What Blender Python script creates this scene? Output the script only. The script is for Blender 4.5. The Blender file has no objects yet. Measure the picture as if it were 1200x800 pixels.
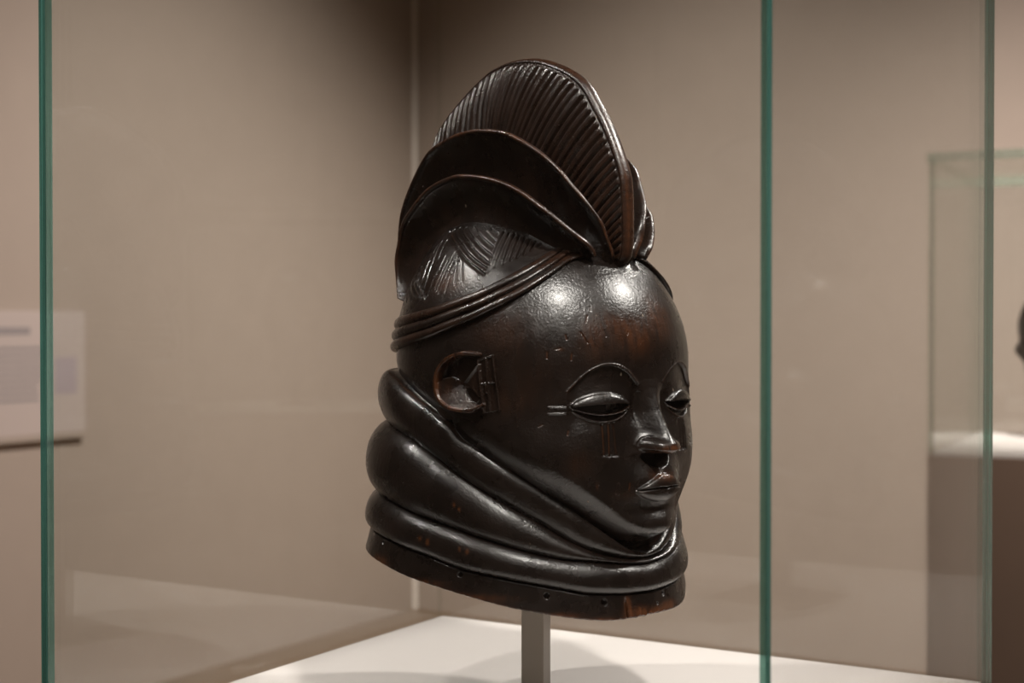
import bpy, bmesh, math, random
import numpy as np
from mathutils import Vector, Matrix

SC = bpy.context.scene
# ---------------------------------------------------------------- camera, world, light, exposure
HZ = 1.276                                   # eye height; the case deck is at 1.00 m
cam_d = bpy.data.cameras.new('camera'); cam = bpy.data.objects.new('camera', cam_d); SC.collection.objects.link(cam)
cam_d.sensor_width = 36.0; cam_d.lens = 1720 / 1200 * 36
cam.location = (0, 0, HZ); cam.rotation_euler = (math.radians(90 - 0.8), 0, 0)
cam_d.dof.use_dof = True; cam_d.dof.focus_distance = 0.975; cam_d.dof.aperture_fstop = 8.0
cam_d.clip_start = 0.02
SC.camera = cam
w = bpy.data.worlds.new('world'); SC.world = w; w.use_nodes = True
w.node_tree.nodes['Background'].inputs[0].default_value = (0.9, 0.85, 0.8, 1); w.node_tree.nodes['Background'].inputs[1].default_value = 0.0
SC.view_settings.view_transform = 'Standard'; SC.view_settings.look = 'None'
SC.view_settings.exposure = 0.0; SC.view_settings.gamma = 1.0
SC.cycles.transparent_max_bounces = 40
SC.cycles.max_bounces = 10; SC.cycles.diffuse_bounces = 4; SC.cycles.glossy_bounces = 5
SC.cycles.caustics_reflective = False; SC.cycles.caustics_refractive = False
WARM = (1.0, 0.89, 0.815)
MC = Vector((0.0213, 1.04, HZ))              # axis of the carved head at eye height
def spot(name, d, dist, power, target=MC, radius=0.03, size=22, col=(1.0, 0.915, 0.86), blend=0.5):
    l = bpy.data.lights.new(name, 'SPOT'); l.energy = power; l.color = col; l.shadow_soft_size = radius
    l.spot_size = math.radians(size); l.spot_blend = blend
    o = bpy.data.objects.new(name, l); SC.collection.objects.link(o)
    d = Vector(d).normalized(); o.location = Vector(target) + d * dist
    o.rotation_euler = (-d).to_track_quat('-Z', 'Y').to_euler(); return o
T0 = MC + Vector((0, 0, -0.06))
KEYS = [spot('key_spot', (0.23, -0.47, 0.79), 2.2, 185, T0, 0.08),
        spot('right_spot', (0.69, 0.13, 0.66), 2.4, 165, T0, 0.08),
        spot('left_spot', (-0.60, -0.02, 0.79), 2.2, 100, T0, 0.05),
        spot('front_spot', (-0.42, -0.45, 0.79), 2.2, 60, T0, 0.06),
        spot('back_spot', (0.50, 0.60, 0.62), 2.4, 70, T0, 0.05)]
def area(name, loc, aim, power, sx, sy, col=WARM):
    l = bpy.data.lights.new(name, 'AREA'); l.shape = 'RECTANGLE'; l.size = sx; l.size_y = sy; l.energy = power; l.color = col
    o = bpy.data.objects.new(name, l); SC.collection.objects.link(o); o.location = loc
    o.rotation_euler = (Vector(aim) - Vector(loc)).to_track_quat('-Z', 'Y').to_euler(); return o
def wash(name, loc, aim, power, size, blend=1.0):
    d = Vector(loc) - Vector(aim); return spot(name, d, d.length, power, aim, 0.12, size, WARM, blend)
# wall washers on the ceiling track, aimed at the lower half of the two walls in view
wash('wall_washer', (1.25, 3.60, 3.4), (-1.30, 5.15, 0.40), 500, 76)
wash('wall_washer', (-0.47, 3.00, 3.4), (0.95, 5.60, 0.40), 450, 78)
wash('wall_washer', (1.03, 2.04, 3.4), (2.60, 4.60, 0.40), 520, 76)
spot('case_spot', (-0.1, -0.35, 0.93), 2.2, 120, (1.30, 3.32, 1.1), 0.05, 18)
spot('case_spot', (-0.1, -0.35, 0.93), 2.2, 140, (3.25, 2.45, 1.1), 0.05, 20)
area('room_fill', (1.2, -1.6, 3.35), (1.2, -1.6, 0), 50, 3.0, 3.0)

# ---------------------------------------------------------------- helpers
def link(name, me, parent=None, mats=()):
    o = bpy.data.objects.new(name, me); SC.collection.objects.link(o)
    if parent is not None: o.parent = parent
    for m in mats: me.materials.append(m)
    return o
def tag(o, label=None, cat=None, group=None, kind=None):
    for k, v in (('label', label), ('category', cat), ('group', group), ('kind', kind)):
        if v: o[k] = v
    return o
def empty(name, loc, rz=0.0):
    o = bpy.data.objects.new(name, None); SC.collection.objects.link(o); o.location = loc; o.rotation_euler = (0, 0, rz)
    o.empty_display_size = 0.05; return o
def box_mesh(name, x0, x1, y0, y1, z0, z1, bevel=0.0, rot=0.0):
    v = [(x, y, z) for z in (z0, z1) for y in (y0, y1) for x in (x0, x1)]
    if rot:
        c, s = math.cos(rot), math.sin(rot); v = [(x * c - y * s, x * s + y * c, z) for x, y, z in v]
    f = [(0, 2, 3, 1), (4, 5, 7, 6), (0, 1, 5, 4), (2, 6, 7, 3), (0, 4, 6, 2), (1, 3, 7, 5)]
    me = bpy.data.meshes.new(name); me.from_pydata(v, [], f)
    return me
def box(name, dims, parent, mat, bevel=0.0, rot=0.0):
    o = link(name, box_mesh(name, *dims, rot=rot), parent, [mat])
    if bevel:
        b = o.modifiers.new('bevel', 'BEVEL'); b.width = bevel; b.segments = 2
    return o
def prism_mesh(name, poly, z0, z1):
    n = len(poly); v = [(x, y, z0) for x, y in poly] + [(x, y, z1) for x, y in poly]
    f = [tuple(range(n))[::-1], tuple(range(n, 2 * n))] + [(i, (i + 1) % n, n + (i + 1) % n, n + i) for i in range(n)]
    me = bpy.data.meshes.new(name); me.from_pydata(v, [], f); return me
def grid_mesh(name, P, wear=None, wrap=False, mask=None, flip=False):
    """P (n, m, 3) in metres; wrap joins the last column to the first (axis 1); mask (n-1, m or m-1) keeps faces"""
    n, m, _ = P.shape
    idx = np.arange(n * m).reshape(n, m)
    if wrap: idx = np.hstack([idx, idx[:, :1]])
    a, b, c, d = idx[:-1, :-1], idx[:-1, 1:], idx[1:, 1:], idx[1:, :-1]
    q = np.stack([a, b, c, d] if not flip else [a, d, c, b], -1)
    q = q[mask] if mask is not None else q.reshape(-1, 4)
    q = q.reshape(-1, 4)
    used = np.unique(q); remap = np.full(n * m, -1); remap[used] = np.arange(len(used))
    V = P.reshape(-1, 3)[used]; q = remap[q]
    me = bpy.data.meshes.new(name)
    me.vertices.add(len(V)); me.vertices.foreach_set('co', V.astype(np.float32).ravel())
    me.loops.add(q.size); me.loops.foreach_set('vertex_index', q.astype(np.int32).ravel())
    me.polygons.add(len(q)); me.polygons.foreach_set('loop_start', (np.arange(len(q)) * 4).astype(np.int32))
    me.polygons.foreach_set('loop_total', np.full(len(q), 4, np.int32))
    me.update(calc_edges=True)
    me.polygons.foreach_set('use_smooth', np.ones(len(q), bool))
    if wear is not None:
        at = me.attributes.new('wear', 'FLOAT', 'POINT'); at.data.foreach_set('value', wear.reshape(-1)[used].astype(np.float32))
    me.validate(); return me

# ---------------------------------------------------------------- materials
def mat(name):
    m = bpy.data.materials.new(name); m.use_nodes = True; nt = m.node_tree; nt.nodes.clear()
    out = nt.nodes.new('ShaderNodeOutputMaterial'); return m, nt, out
def N(nt, typ, **kw):
    n = nt.nodes.new('ShaderNode' + typ)
    for k, v in kw.items():
        if k in n.inputs: n.inputs[k].default_value = v
        else: setattr(n, k, v)
    return n
def plain(name, col, rough=0.6, bump=0.0, scale=200.0, var=0.06, spec=0.5):
    m, nt, out = mat(name)
    b = N(nt, 'BsdfPrincipled'); b.inputs['Roughness'].default_value = rough
    b.inputs['Specular IOR Level'].default_value = spec
    tc = N(nt, 'TexCoord'); no = N(nt, 'TexNoise'); no.inputs['Scale'].default_value = scale * 0.05; no.inputs['Detail'].default_value = 4
    nt.links.new(tc.outputs['Object'], no.inputs['Vector'])
    mx = N(nt, 'MixRGB'); mx.inputs[1].default_value = (*[c * (1 - var) for c in col], 1); mx.inputs[2].default_value = (*[min(1, c * (1 + var)) for c in col], 1)
    nt.links.new(no.outputs['Fac'], mx.inputs[0]); nt.links.new(mx.outputs[0], b.inputs['Base Color'])
    if bump:
        n2 = N(nt, 'TexNoise'); n2.inputs['Scale'].default_value = scale; n2.inputs['Detail'].default_value = 3
        nt.links.new(tc.outputs['Object'], n2.inputs['Vector'])
        bp = N(nt, 'Bump'); bp.inputs['Strength'].default_value = bump; bp.inputs['Distance'].default_value = 0.002
        nt.links.new(n2.outputs['Fac'], bp.inputs['Height']); nt.links.new(bp.outputs[0], b.inputs['Normal'])
    nt.links.new(b.outputs[0], out.inputs[0]); return m
M_WALL = plain('wall_paint', (0.40, 0.335, 0.285), 0.85, 0.25, 160, 0.04)
M_CEIL = plain('ceiling_paint', (0.30, 0.27, 0.24), 0.9)
M_FLOOR = plain('floor_wood', (0.20, 0.14, 0.09), 0.4)
M_DECK = plain('deck_paint', (0.83, 0.78, 0.75), 0.5, 0.0, 60, 0.015)
M_PED = plain('pedestal_paint', (0.33, 0.28, 0.24), 0.6)
M_PEDB = plain('brown_pedestal_paint', (0.24, 0.165, 0.12), 0.6)
M_POST = plain('painted_steel', (0.36, 0.31, 0.26), 0.45, 0.0, 100, 0.03)
M_CARD = plain('label_card', (0.50, 0.43, 0.40), 0.6, 0, 50, 0.01)
M_INK = plain('label_ink', (0.30, 0.27, 0.27), 0.8)
M_SEAL = plain('silicone_seal', (0.55, 0.53, 0.50), 0.4)
def glass_mat():
    m, nt, out = mat('clear_glass')
    g = N(nt, 'NewGeometry'); dp = N(nt, 'VectorMath', operation='DOT_PRODUCT')
    nt.links.new(g.outputs['Incoming'], dp.inputs[0]); nt.links.new(g.outputs['Normal'], dp.inputs[1])
    ab = N(nt, 'Math', operation='ABSOLUTE'); nt.links.new(dp.outputs['Value'], ab.inputs[0])
    su = N(nt, 'Math', operation='SUBTRACT'); su.inputs[0].default_value = 1.0; nt.links.new(ab.outputs[0], su.inputs[1])
    pw = N(nt, 'Math', operation='POWER'); nt.links.new(su.outputs[0], pw.inputs[0]); pw.inputs[1].default_value = 5.0
    ma = N(nt, 'Math', operation='MULTIPLY_ADD'); nt.links.new(pw.outputs[0], ma.inputs[0]); ma.inputs[1].default_value = 0.96; ma.inputs[2].default_value = 0.035
    tr = N(nt, 'BsdfTransparent'); tr.inputs[0].default_value = (0.975, 0.985, 0.98, 1)
    gl = N(nt, 'BsdfGlossy'); gl.inputs['Roughness'].default_value = 0.0; gl.inputs['Color'].default_value = (0.97, 0.97, 0.96, 1)
    mx = N(nt, 'MixShader'); nt.links.new(ma.outputs[0], mx.inputs[0]); nt.links.new(tr.outputs[0], mx.inputs[1]); nt.links.new(gl.outputs[0], mx.inputs[2])
    nt.links.new(mx.outputs[0], out.inputs[0]); return m
M_GLASS = glass_mat()
def edge_mat(name, col, clear=0.5, tint=(0.42, 0.78, 0.68)):
    m, nt, out = mat(name)
    b = N(nt, 'BsdfPrincipled'); b.inputs['Roughness'].default_value = 0.12
    tc = N(nt, 'TexCoord'); mp = N(nt, 'Mapping'); mp.inputs['Scale'].default_value = (900, 900, 4)
    no = N(nt, 'TexNoise'); no.inputs['Scale'].default_value = 1.0
    nt.links.new(tc.outputs['Object'], mp.inputs[0]); nt.links.new(mp.outputs[0], no.inputs['Vector'])
    cr = N(nt, 'ValToRGB'); cr.color_ramp.elements[0].position = 0.38; cr.color_ramp.elements[0].color = (*[c * 0.6 for c in col], 1)
    cr.color_ramp.elements[1].position = 0.72; cr.color_ramp.elements[1].color = (*[c * 1.5 for c in col], 1)
    nt.links.new(no.outputs['Fac'], cr.inputs[0]); nt.links.new(cr.outputs[0], b.inputs['Base Color'])
    tr = N(nt, 'BsdfTransparent'); tr.inputs[0].default_value = (*tint, 1); mx = N(nt, 'MixShader'); mx.inputs[0].default_value = clear
    nt.links.new(b.outputs[0], mx.inputs[1]); nt.links.new(tr.outputs[0], mx.inputs[2]); nt.links.new(mx.outputs[0], out.inputs[0]); return m
M_EDGE = edge_mat('green_glass_edge', (0.09, 0.23, 0.20), 0.5, (0.32, 0.62, 0.54))
M_EDGE3 = edge_mat('far_glass_edge', (0.42, 0.46, 0.40), 0.65, (0.92, 0.97, 0.92))
M_EDGE2 = edge_mat('pale_glass_edge', (0.20, 0.31, 0.28), 0.6, (0.60, 0.85, 0.78))

def wood_mat(name='blackened_wood', dark=(0.0062, 0.0040, 0.0032), brown=(0.075, 0.026, 0.010), fine=2.2, rough=0.26):
    m, nt, out = mat(name); L = nt.links.new
    b = N(nt, 'BsdfPrincipled')
    tc = N(nt, 'TexCoord')
    n1 = N(nt, 'TexNoise'); n1.inputs['Scale'].default_value = 38; n1.inputs['Detail'].default_value = 6; n1.inputs['Roughness'].default_value = 0.6
    L(tc.outputs['Object'], n1.inputs['Vector'])
    mp = N(nt, 'Mapping'); mp.inputs['Scale'].default_value = (260, 260, 38); L(tc.outputs['Object'], mp.inputs[0])
    n2 = N(nt, 'TexNoise'); n2.inputs['Scale'].default_value = 1.0; n2.inputs['Detail'].default_value = 5; L(mp.outputs[0], n2.inputs['Vector'])
    # worn brown showing through : the wear attribute broken up by grain, plus convex edges
    at = N(nt, 'Attribute'); at.attribute_name = 'wear'
    g = N(nt, 'NewGeometry')
    cp = N(nt, 'ValToRGB'); cp.color_ramp.elements[0].position = 0.535; cp.color_ramp.elements[0].color = (0, 0, 0, 1); cp.color_ramp.elements[1].position = 0.62; cp.color_ramp.elements[1].color = (0.6, 0.6, 0.6, 1)
    L(g.outputs['Pointiness'], cp.inputs[0])
    add = N(nt, 'Math', operation='ADD'); L(at.outputs['Fac'], add.inputs[0]); L(cp.outputs[0], add.inputs[1])
    r2 = N(nt, 'ValToRGB'); r2.color_ramp.elements[0].position = 0.33; r2.color_ramp.elements[1].position = 0.62
    L(n2.outputs['Fac'], r2.inputs[0])
    mu = N(nt, 'Math', operation='MULTIPLY'); L(add.outputs[0], mu.inputs[0])
    ma = N(nt, 'Math', operation='MULTIPLY_ADD'); L(r2.outputs[0], ma.inputs[0]); ma.inputs[1].default_value = 0.75; ma.inputs[2].default_value = 0.25
    L(ma.outputs[0], mu.inputs[1]); mu.use_clamp = True
    cr = N(nt, 'ValToRGB'); cr.color_ramp.elements[0].position = 0.35; cr.color_ramp.elements[0].color = (*dark, 1)
    cr.color_ramp.elements[1].position = 0.75; cr.color_ramp.elements[1].color = (dark[0] * 2.0, dark[1] * 1.75, dark[2] * 1.6, 1)
    L(n1.outputs['Fac'], cr.inputs[0])
    mx = N(nt, 'MixRGB'); L(mu.outputs[0], mx.inputs[0]); L(cr.outputs[0], mx.inputs[1]); mx.inputs[2].default_value = (*brown, 1)
    # tiny pale nicks
    vo = N(nt, 'TexVoronoi'); vo.inputs['Scale'].default_value = 125; vo.inputs['Randomness'].default_value = 1
    ms = N(nt, 'Mapping'); ms.inputs['Scale'].default_value = (1, 1, 0.55); L(tc.outputs['Object'], ms.inputs[0]); L(ms.outputs[0], vo.inputs['Vector'])
    rv = N(nt, 'ValToRGB'); rv.color_ramp.elements[0].position = 0.06; rv.color_ramp.elements[0].color = (1, 1, 1, 1); rv.color_ramp.elements[1].position = 0.10; rv.color_ramp.elements[1].color = (0, 0, 0, 1)
    L(vo.outputs['Distance'], rv.inputs[0])
    sep = N(nt, 'SeparateColor'); L(vo.outputs['Color'], sep.inputs[0])
    gt = N(nt, 'Math', operation='GREATER_THAN'); L(sep.outputs[0], gt.inputs[0]); gt.inputs[1].default_value = 0.90
    mm = N(nt, 'Math', operation='MULTIPLY'); L(rv.outputs[0], mm.inputs[0]); L(gt.outputs[0], mm.inputs[1])
    mx2 = N(nt, 'MixRGB'); L(mm.outputs[0], mx2.inputs[0]); L(mx.outputs[0], mx2.inputs[1]); mx2.inputs[2].default_value = (0.22, 0.17, 0.13, 1)
    L(mx2.outputs[0], b.inputs['Base Color'])
    # gloss
    rr = N(nt, 'MapRange'); L(n1.outputs['Fac'], rr.inputs[0]); rr.inputs[1].default_value = 0.3; rr.inputs[2].default_value = 0.7
    rr.inputs[3].default_value = rough - 0.04; rr.inputs[4].default_value = rough + 0.09
    L(rr.outputs[0], b.inputs['Roughness'])
    b.inputs['Specular IOR Level'].default_value = 0.55
    b.inputs['Coat Weight'].default_value = 0.15; b.inputs['Coat Roughness'].default_value = 0.22
    # relief : polished tool marks and grain
    n3 = N(nt, 'TexNoise'); n3.inputs['Scale'].default_value = 620; n3.inputs['Detail'].default_value = 4; L(tc.outputs['Object'], n3.inputs['Vector'])
    n4 = N(nt, 'TexNoise'); n4.inputs['Scale'].default_value = 75; n4.inputs['Detail'].default_value = 2; L(tc.outputs['Object'], n4.inputs['Vector'])
    b1 = N(nt, 'Bump'); b1.inputs['Strength'].default_value = 0.24 * fine; b1.inputs['Distance'].default_value = 0.0005; L(n3.outputs['Fac'], b1.inputs['Height'])
    b2 = N(nt, 'Bump'); b2.inputs['Strength'].default_value = 0.30; b2.inputs['Distance'].default_value = 0.0016; L(n4.outputs['Fac'], b2.inputs['Height']); L(b1.outputs[0], b2.inputs['Normal'])
    b3 = N(nt, 'Bump'); b3.inputs['Strength'].default_value = 0.18 * fine; b3.inputs['Distance'].default_value = 0.0005; L(n2.outputs['Fac'], b3.inputs['Height']); L(b2.outputs[0], b3.inputs['Normal'])
    L(b3.outputs[0], b.inputs['Normal'])
    L(b.outputs[0], out.inputs[0]); return m
M_WOOD = wood_mat()
M_WOODIN = plain('raw_hollow_wood', (0.012, 0.008, 0.006), 0.9)
# ---------------------------------------------------------------- carved head, numpy only (mm, mask frame: f forward, s towards proper right, z up)
def smooth(y, sig):
    n = len(y); k = np.fft.rfftfreq(n) * 2 * np.pi
    return np.fft.irfft(np.fft.rfft(y) * np.exp(-0.5 * (k * sig) ** 2), n)
PH = np.arange(-180, 180, 0.25)
def lut(ks, vs, sig=3.0):
    return smooth(np.interp(np.abs(PH), ks, vs), sig / 0.25)
def ev(l, ph):
    x = (np.asarray(ph, float) + 180.0) % 360.0 / 0.25
    i = np.floor(x).astype(int); w = x - i
    return l[i % len(l)] * (1 - w) + l[(i + 1) % len(l)] * w
def sstep(a, b, x):
    t = np.clip((x - a) / (b - a), 0, 1); return t * t * (3 - 2 * t)
def gauss(x, w): return np.exp(-(x / w) ** 2)
# height curves round the head
Z_BOT = lut([0,16,26,41,55,72,88,100,115,130,180], [-194.5,-195.2,-193.7,-189.6,-185,-178,-171.7,-168,-163.5,-160,-156])
Z_G3S = lut([0,13,30,38,57,75,88,106,120,130,180], [-179,-178.7,-176.3,-172.9,-166.6,-160.8,-154,-148.5,-146,-144.5,-141])
Z_G23 = lut([0,13,25,38,54,69,81,94,106,118,130,180], [-161,-158.8,-156.3,-154.3,-148,-140.4,-134,-129,-124.5,-121,-118.5,-115])
Z_G12 = lut([0,10,19,28,37,48,57,69,79,88,100,112,130,180], [-157.6,-156.6,-153.4,-148.5,-141.5,-130,-122,-110.7,-100.5,-90.3,-80,-75,-70.5,-66])
Z_TOP = lut([0,10,19,28,37,48,60,70,79,82,92,103,115,130,180], [-152.8,-149,-139.5,-129.5,-119,-107.4,-94.5,-84.5,-76,-68,-57.6,-48.5,-40,-35,-33], 1.6)
Z_BLO = lut([0,32,45,56,72,93,110,130,180], [48,40,27,15,0.6,-11.9,-17.5,-21.6,-27])
Z_BHI = lut([0,32,45,56,72,93,110,130,180], [58,54,44,34,20,9,5,2.5,-3])
# radii
R_H  = lut([0,20,45,70,90,135,180], [99.5,101.3,103.5,104,103,103,105], 8)
H_D  = lut([0,45,75,90,135,180], [100,98,110,117,124,122], 8)
def rb(v, sig=8): return lut([0,45,90,135,180], v, sig)
R_TOP = rb([92.5,91.5,104.5,109.5,110]); R_R1 = rb([97,95,109.5,116.5,117])
R_G12 = rb([93,90.5,103,109,110]);   R_R2 = rb([98,97.5,114,125,126])
R_G23 = rb([94,94,106.5,115,116]);   R_R3 = rb([102,102,115.5,126,127])
R_G3S = rb([96.5,96.5,109,118.5,120]); R_S0 = rb([98.5,98.5,111.5,122,123]); R_S1 = rb([101,101.5,114.5,126.5,127.5])
ZC = -30.0
def head_r(ph, z):
    """smooth skull without carving"""
    R = ev(R_H, ph); a = np.abs((ph + 180) % 360 - 180)
    R = R + 2.6 * gauss(a - 47, 28) * gauss(z + 88, 26) - 1.5 * sstep(-100, -140, z) * gauss(a - 42, 26)
    q = np.clip((z - ZC) / ev(H_D, ph), 0, 1)
    return R * np.sqrt(np.maximum(1 - q ** 2, 0))
def seg_dist(x, y, pts):
    """distance of points to a polyline and the side (positive above)"""
    best = np.full(x.shape, 1e9)
    for (x0, y0), (x1, y1) in zip(pts[:-1], pts[1:]):
        dx, dy = x1 - x0, y1 - y0; L2 = dx * dx + dy * dy + 1e-9
        t = np.clip(((x - x0) * dx + (y - y0) * dy) / L2, 0, 1)
        best = np.minimum(best, np.hypot(x - x0 - t * dx, y - y0 - t * dy))
    return best
def strokes(x, y, lines, w, pad=4):
    """sum-max of gaussian grooves along many polylines"""
    out = np.zeros(x.shape)
    for pts in lines:
        xs = [p[0] for p in pts]; ys = [p[1] for p in pts]
        m = (x > min(xs) - pad) & (x < max(xs) + pad) & (y > min(ys) - pad) & (y < max(ys) + pad)
        if m.any():
            out[m] = np.maximum(out[m], gauss(seg_dist(x[m], y[m], pts), w))
    return out
def spline(pts, n=8):
    """Catmull-Rom through points"""
    p = np.array(pts, float); p = np.vstack([2 * p[0] - p[1], p, 2 * p[-1] - p[-2]])
    out = []
    for i in range(1, len(p) - 2):
        for t in np.arange(n) / n:
            out.append(0.5 * ((2 * p[i]) + (-p[i-1] + p[i+1]) * t + (2*p[i-1] - 5*p[i] + 4*p[i+1] - p[i+2]) * t*t + (-p[i-1] + 3*p[i] - 3*p[i+1] + p[i+2]) * t**3))
    out.append(p[-2]); return np.array(out)
BROW = spline([(60.5,-45.5),(51,-34.5),(43,-29.6),(36,-28),(28,-29.2),(20,-33.5),(12.5,-40.5)], 5)
EYC, EYW, EYZ = 39.0, 20.5, -54.8
NICKS = [[(45.2,9),(45.5,6.2)], [(47.7,3.5),(49.2,-1)], [(53,-7),(49.2,-14)], [(64,-17.5),(66,-18.2)], [(38,-6),(37,-10)], [(58,-21),(58.4,-25)], [(61,-9),(60.5,-12)], [(20,-7),(21,-9)], [(70,-20),(70,-24)], [(43,-106),(43.6,-109)], [(72,-66),(73.5,-67.5)], [(60,-70),(60.5,-73)], [(23.5,-105),(23.7,-109.5)]]
SCARS = [[(24+16.5,-67.5),(40.2,-86.3)], [(36.4,-66.5),(36.6,-87)], [(33,-66),(31.6,-87)], [(41.4,-86.8),(30.6,-87.2)]]
TEMPLE = [[(69,-55.2),(61.5,-55.4)], [(69.2,-59.6),(61.5,-59.2)], [(66.5,-63),(62,-63.2)]]
def face_disp(ph, z):
    """carved face: added radius, and a hole mask"""
    s = 100.0 * np.sin(np.radians(ph)); x = np.abs(s)
    a = np.abs(ph); d = np.zeros(ph.shape)
    # muzzle and chin
    d += 11.2 * np.exp(-(x / 25) ** 2.6) * np.exp(-((z + 107) / 17) ** 2)
    d += 9.0 * np.exp(-(x / 22) ** 2.4) * sstep(-147.5, -138.5, z) * gauss(z + 134, 11)
    # cheeks below the eyes
    d += 1.6 * gauss(x - 45, 20) * gauss(z + 84, 14)
    # forehead swell
    d += 1.2 * gauss(x, 60) * gauss(z + 5, 25)
    # eye sockets : step below the brow line
    bx, bz = BROW[:, 0][::-1], BROW[:, 1][::-1]
    zb = np.interp(x, bx, bz, left=-46, right=-52)
    inx = sstep(9, 14, x) * sstep(63, 55, x)
    below = sstep(0.25, -0.5, z - zb)
    d -= 2.3 * below * inx * sstep(-74, -58, z)
    db = seg_dist(x, z, BROW[::2])
    d += 0.75 * gauss(db, 0.75)
    # bridge pinch either side of the nose
    d -= 3.2 * gauss(x - 14, 6) * gauss(z + 56, 12)
    # eye
    u = (x - EYC) / EYW
    ins = np.clip(1 - u * u, 0, 1)
    up = EYZ + 7.8 * ins ** 0.8; lo = EYZ - 10.0 * ins ** 0.75
    st = EYZ + 1.3 * ins - 0.6 * u; sb = EYZ - 5.7 * ins ** 0.8 + .2
    inside = (np.abs(u) < 1)
    # eyeball bulge
    d += 2.6 * gauss(u, 0.95) * gauss(z - EYZ, 11)
    lid = inside & (z < up) & (z >= st)
    tl = np.where(lid, (up - z) / np.maximum(up - st, 0.3), 0)
    d += np.where(lid, (0.8 + 2.0 * np.sqrt(np.clip(1 - (1 - np.clip(tl * 1.15, 0, 1)) ** 2, 0, 1))) * sstep(0, .25, ins), 0)
    slit = inside & (z < st) & (z > sb) & (ins > 0.06)
    ts = np.minimum(st - z, z - sb)
    d -= np.where(slit, 14 * sstep(0.0, 0.7, ts), 0)
    hole = slit & (ts > 0.35)
    low = inside & (z <= sb) & (z > lo)
    tw = np.maximum(sb - z, 0)
    d += np.where(low, 1.7 * gauss(tw, 0.9) - 2.6 * sstep(0.8, 2.0, tw) * sstep(0, 1.0, z - lo) * sstep(0, .3, ins), 0)
    d += 0.7 * gauss(z - lo + .5, 0.9) * sstep(0, .15, ins) * inside
    d += 0.4 * gauss(z - up - .3, 0.7) * sstep(0, .15, ins) * inside
    # nose
    hz = np.interp(z, [-90, -88.3, -87.8, -86.9, -85.5, -83.6, -80, -74, -66, -58, -50, -44, -38], [0, 0, 7.5, 13.0, 16.6, 18.5, 18.2, 15.2, 10.6, 6.4, 3.2, 1.2, 0])
    wz = np.interp(z, [-86, -80, -70, -60, -50, -40], [6.6, 6.4, 6.0, 5.4, 6.5, 9])
    d += hz * (0.55 * np.exp(-(x / wz) ** 2) + 0.45 * np.exp(-(x / (wz * 1.9)) ** 2))
    zw = -87.2 + 0.012 * x * x
    wing = 8.2 * np.exp(-((x - 8.8) / 5.4) ** 2) * np.exp(-(np.abs(z + 81.8) / 5.6) ** 2.6)
    d += wing * sstep(zw - 0.4, zw + 2.6, z)
    dw = np.abs(np.hypot((x - 8.8) / 7.2, (z + 82.2) / 6.6) - 1) * 6.5
    d -= 1.2 * gauss(dw, 0.7) * sstep(-84, -80, z) * sstep(5, 8, x)
    # hollow under the nose
    e = np.hypot(x / 14.5, (z + 86.4) / 10.3)
    d -= 9.5 * sstep(1.0, 0.86, e) * (z < -86.2) * np.exp(-((z+86)/30)**2)
    # lips
    corner = 20.5
    v = np.clip(1 - (x / corner) ** 2, 0, 1)
    zm = -110.0 + 1.6 * np.cos(np.clip(x / corner, 0, 1) * np.pi / 2) - 0.6 * gauss(x, 3)
    zt = -110.0 + 12.6 * np.clip(1 - x / corner, 0, 1) ** 0.85 * (1 - 0.0 * x) - 1.9 * gauss(x, 2.6) - .6
    zl = -110.0 - 8.4 * v ** 0.7
    il = x < corner
    tu = np.clip((z - zm) / np.maximum(zt - zm, 0.3), 0, 1); upl = il & (z >= zm) & (z < zt)
    d += np.where(upl, (1.2 + 2.4 * (1 - tu) ** .8 * 1.0 + 1.0 * tu) * sstep(0, 0.25, v) * sstep(1.0, .9, tu), 0)
    tb = np.clip((zm - z) / np.maximum(zm - zl, 0.3), 0, 1); lol = il & (z < zm) & (z > zl)
    d += np.where(lol, (3.0 * np.sqrt(np.clip(1 - (2 * tb - 0.8) ** 2 / 1.6, 0, 1))) * sstep(0, 0.25, v), 0)
    d -= 2.6 * gauss(z - zm, 0.55) * sstep(0, .2, v)
    d -= 1.3 * gauss(x, 1.0) * sstep(-102, -98, z) * sstep(-93, -97, z)
    d -= 1.6 * gauss(z + 123.5, 4.5) * gauss(x, 16)
    # scarification on the cheeks and temples
    d -= 1.3 * strokes(x, z, SCARS[:3], 0.6) + .6 * strokes(x, z, SCARS[3:], .5)
    d += 0.35 * strokes(x, z, [[(38.4,-67),(38.4,-86)],[(34.7,-67),(34.2,-86)]], 0.8)
    d += 0.8 * strokes(x, z, TEMPLE[:2], 0.55)
    d -= 0.45 * strokes(x, z, NICKS, 0.38) * (s > 0)
    return d, hole
def head_total(ph, z):
    ph = (ph + 180) % 360 - 180
    r = head_r(ph, z); a = np.abs(ph)
    front = a < 75
    d = np.zeros(ph.shape); hole = np.zeros(ph.shape, bool)
    if front.any():
        d[front], hole[front] = face_disp(ph[front], z[front])
        d = d * np.where(front, sstep(75, 68, a), 0)
    ztop = ev(Z_TOP, ph)
    L = np.interp(a, [0, 25, 60, 85, 110], [14, 19, 20, 18, 10]); D = np.interp(a, [0, 20, 40, 70, 90, 120], [19, 14, 11, 8, 4, 2])
    t = np.clip((z - ztop) / L, 0, 1)
    r = r + d - D * (1 - t) ** 1.7
    return r, hole
# hair: incised braid strokes, (s-arc = 1.8*phi mm , z)

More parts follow.
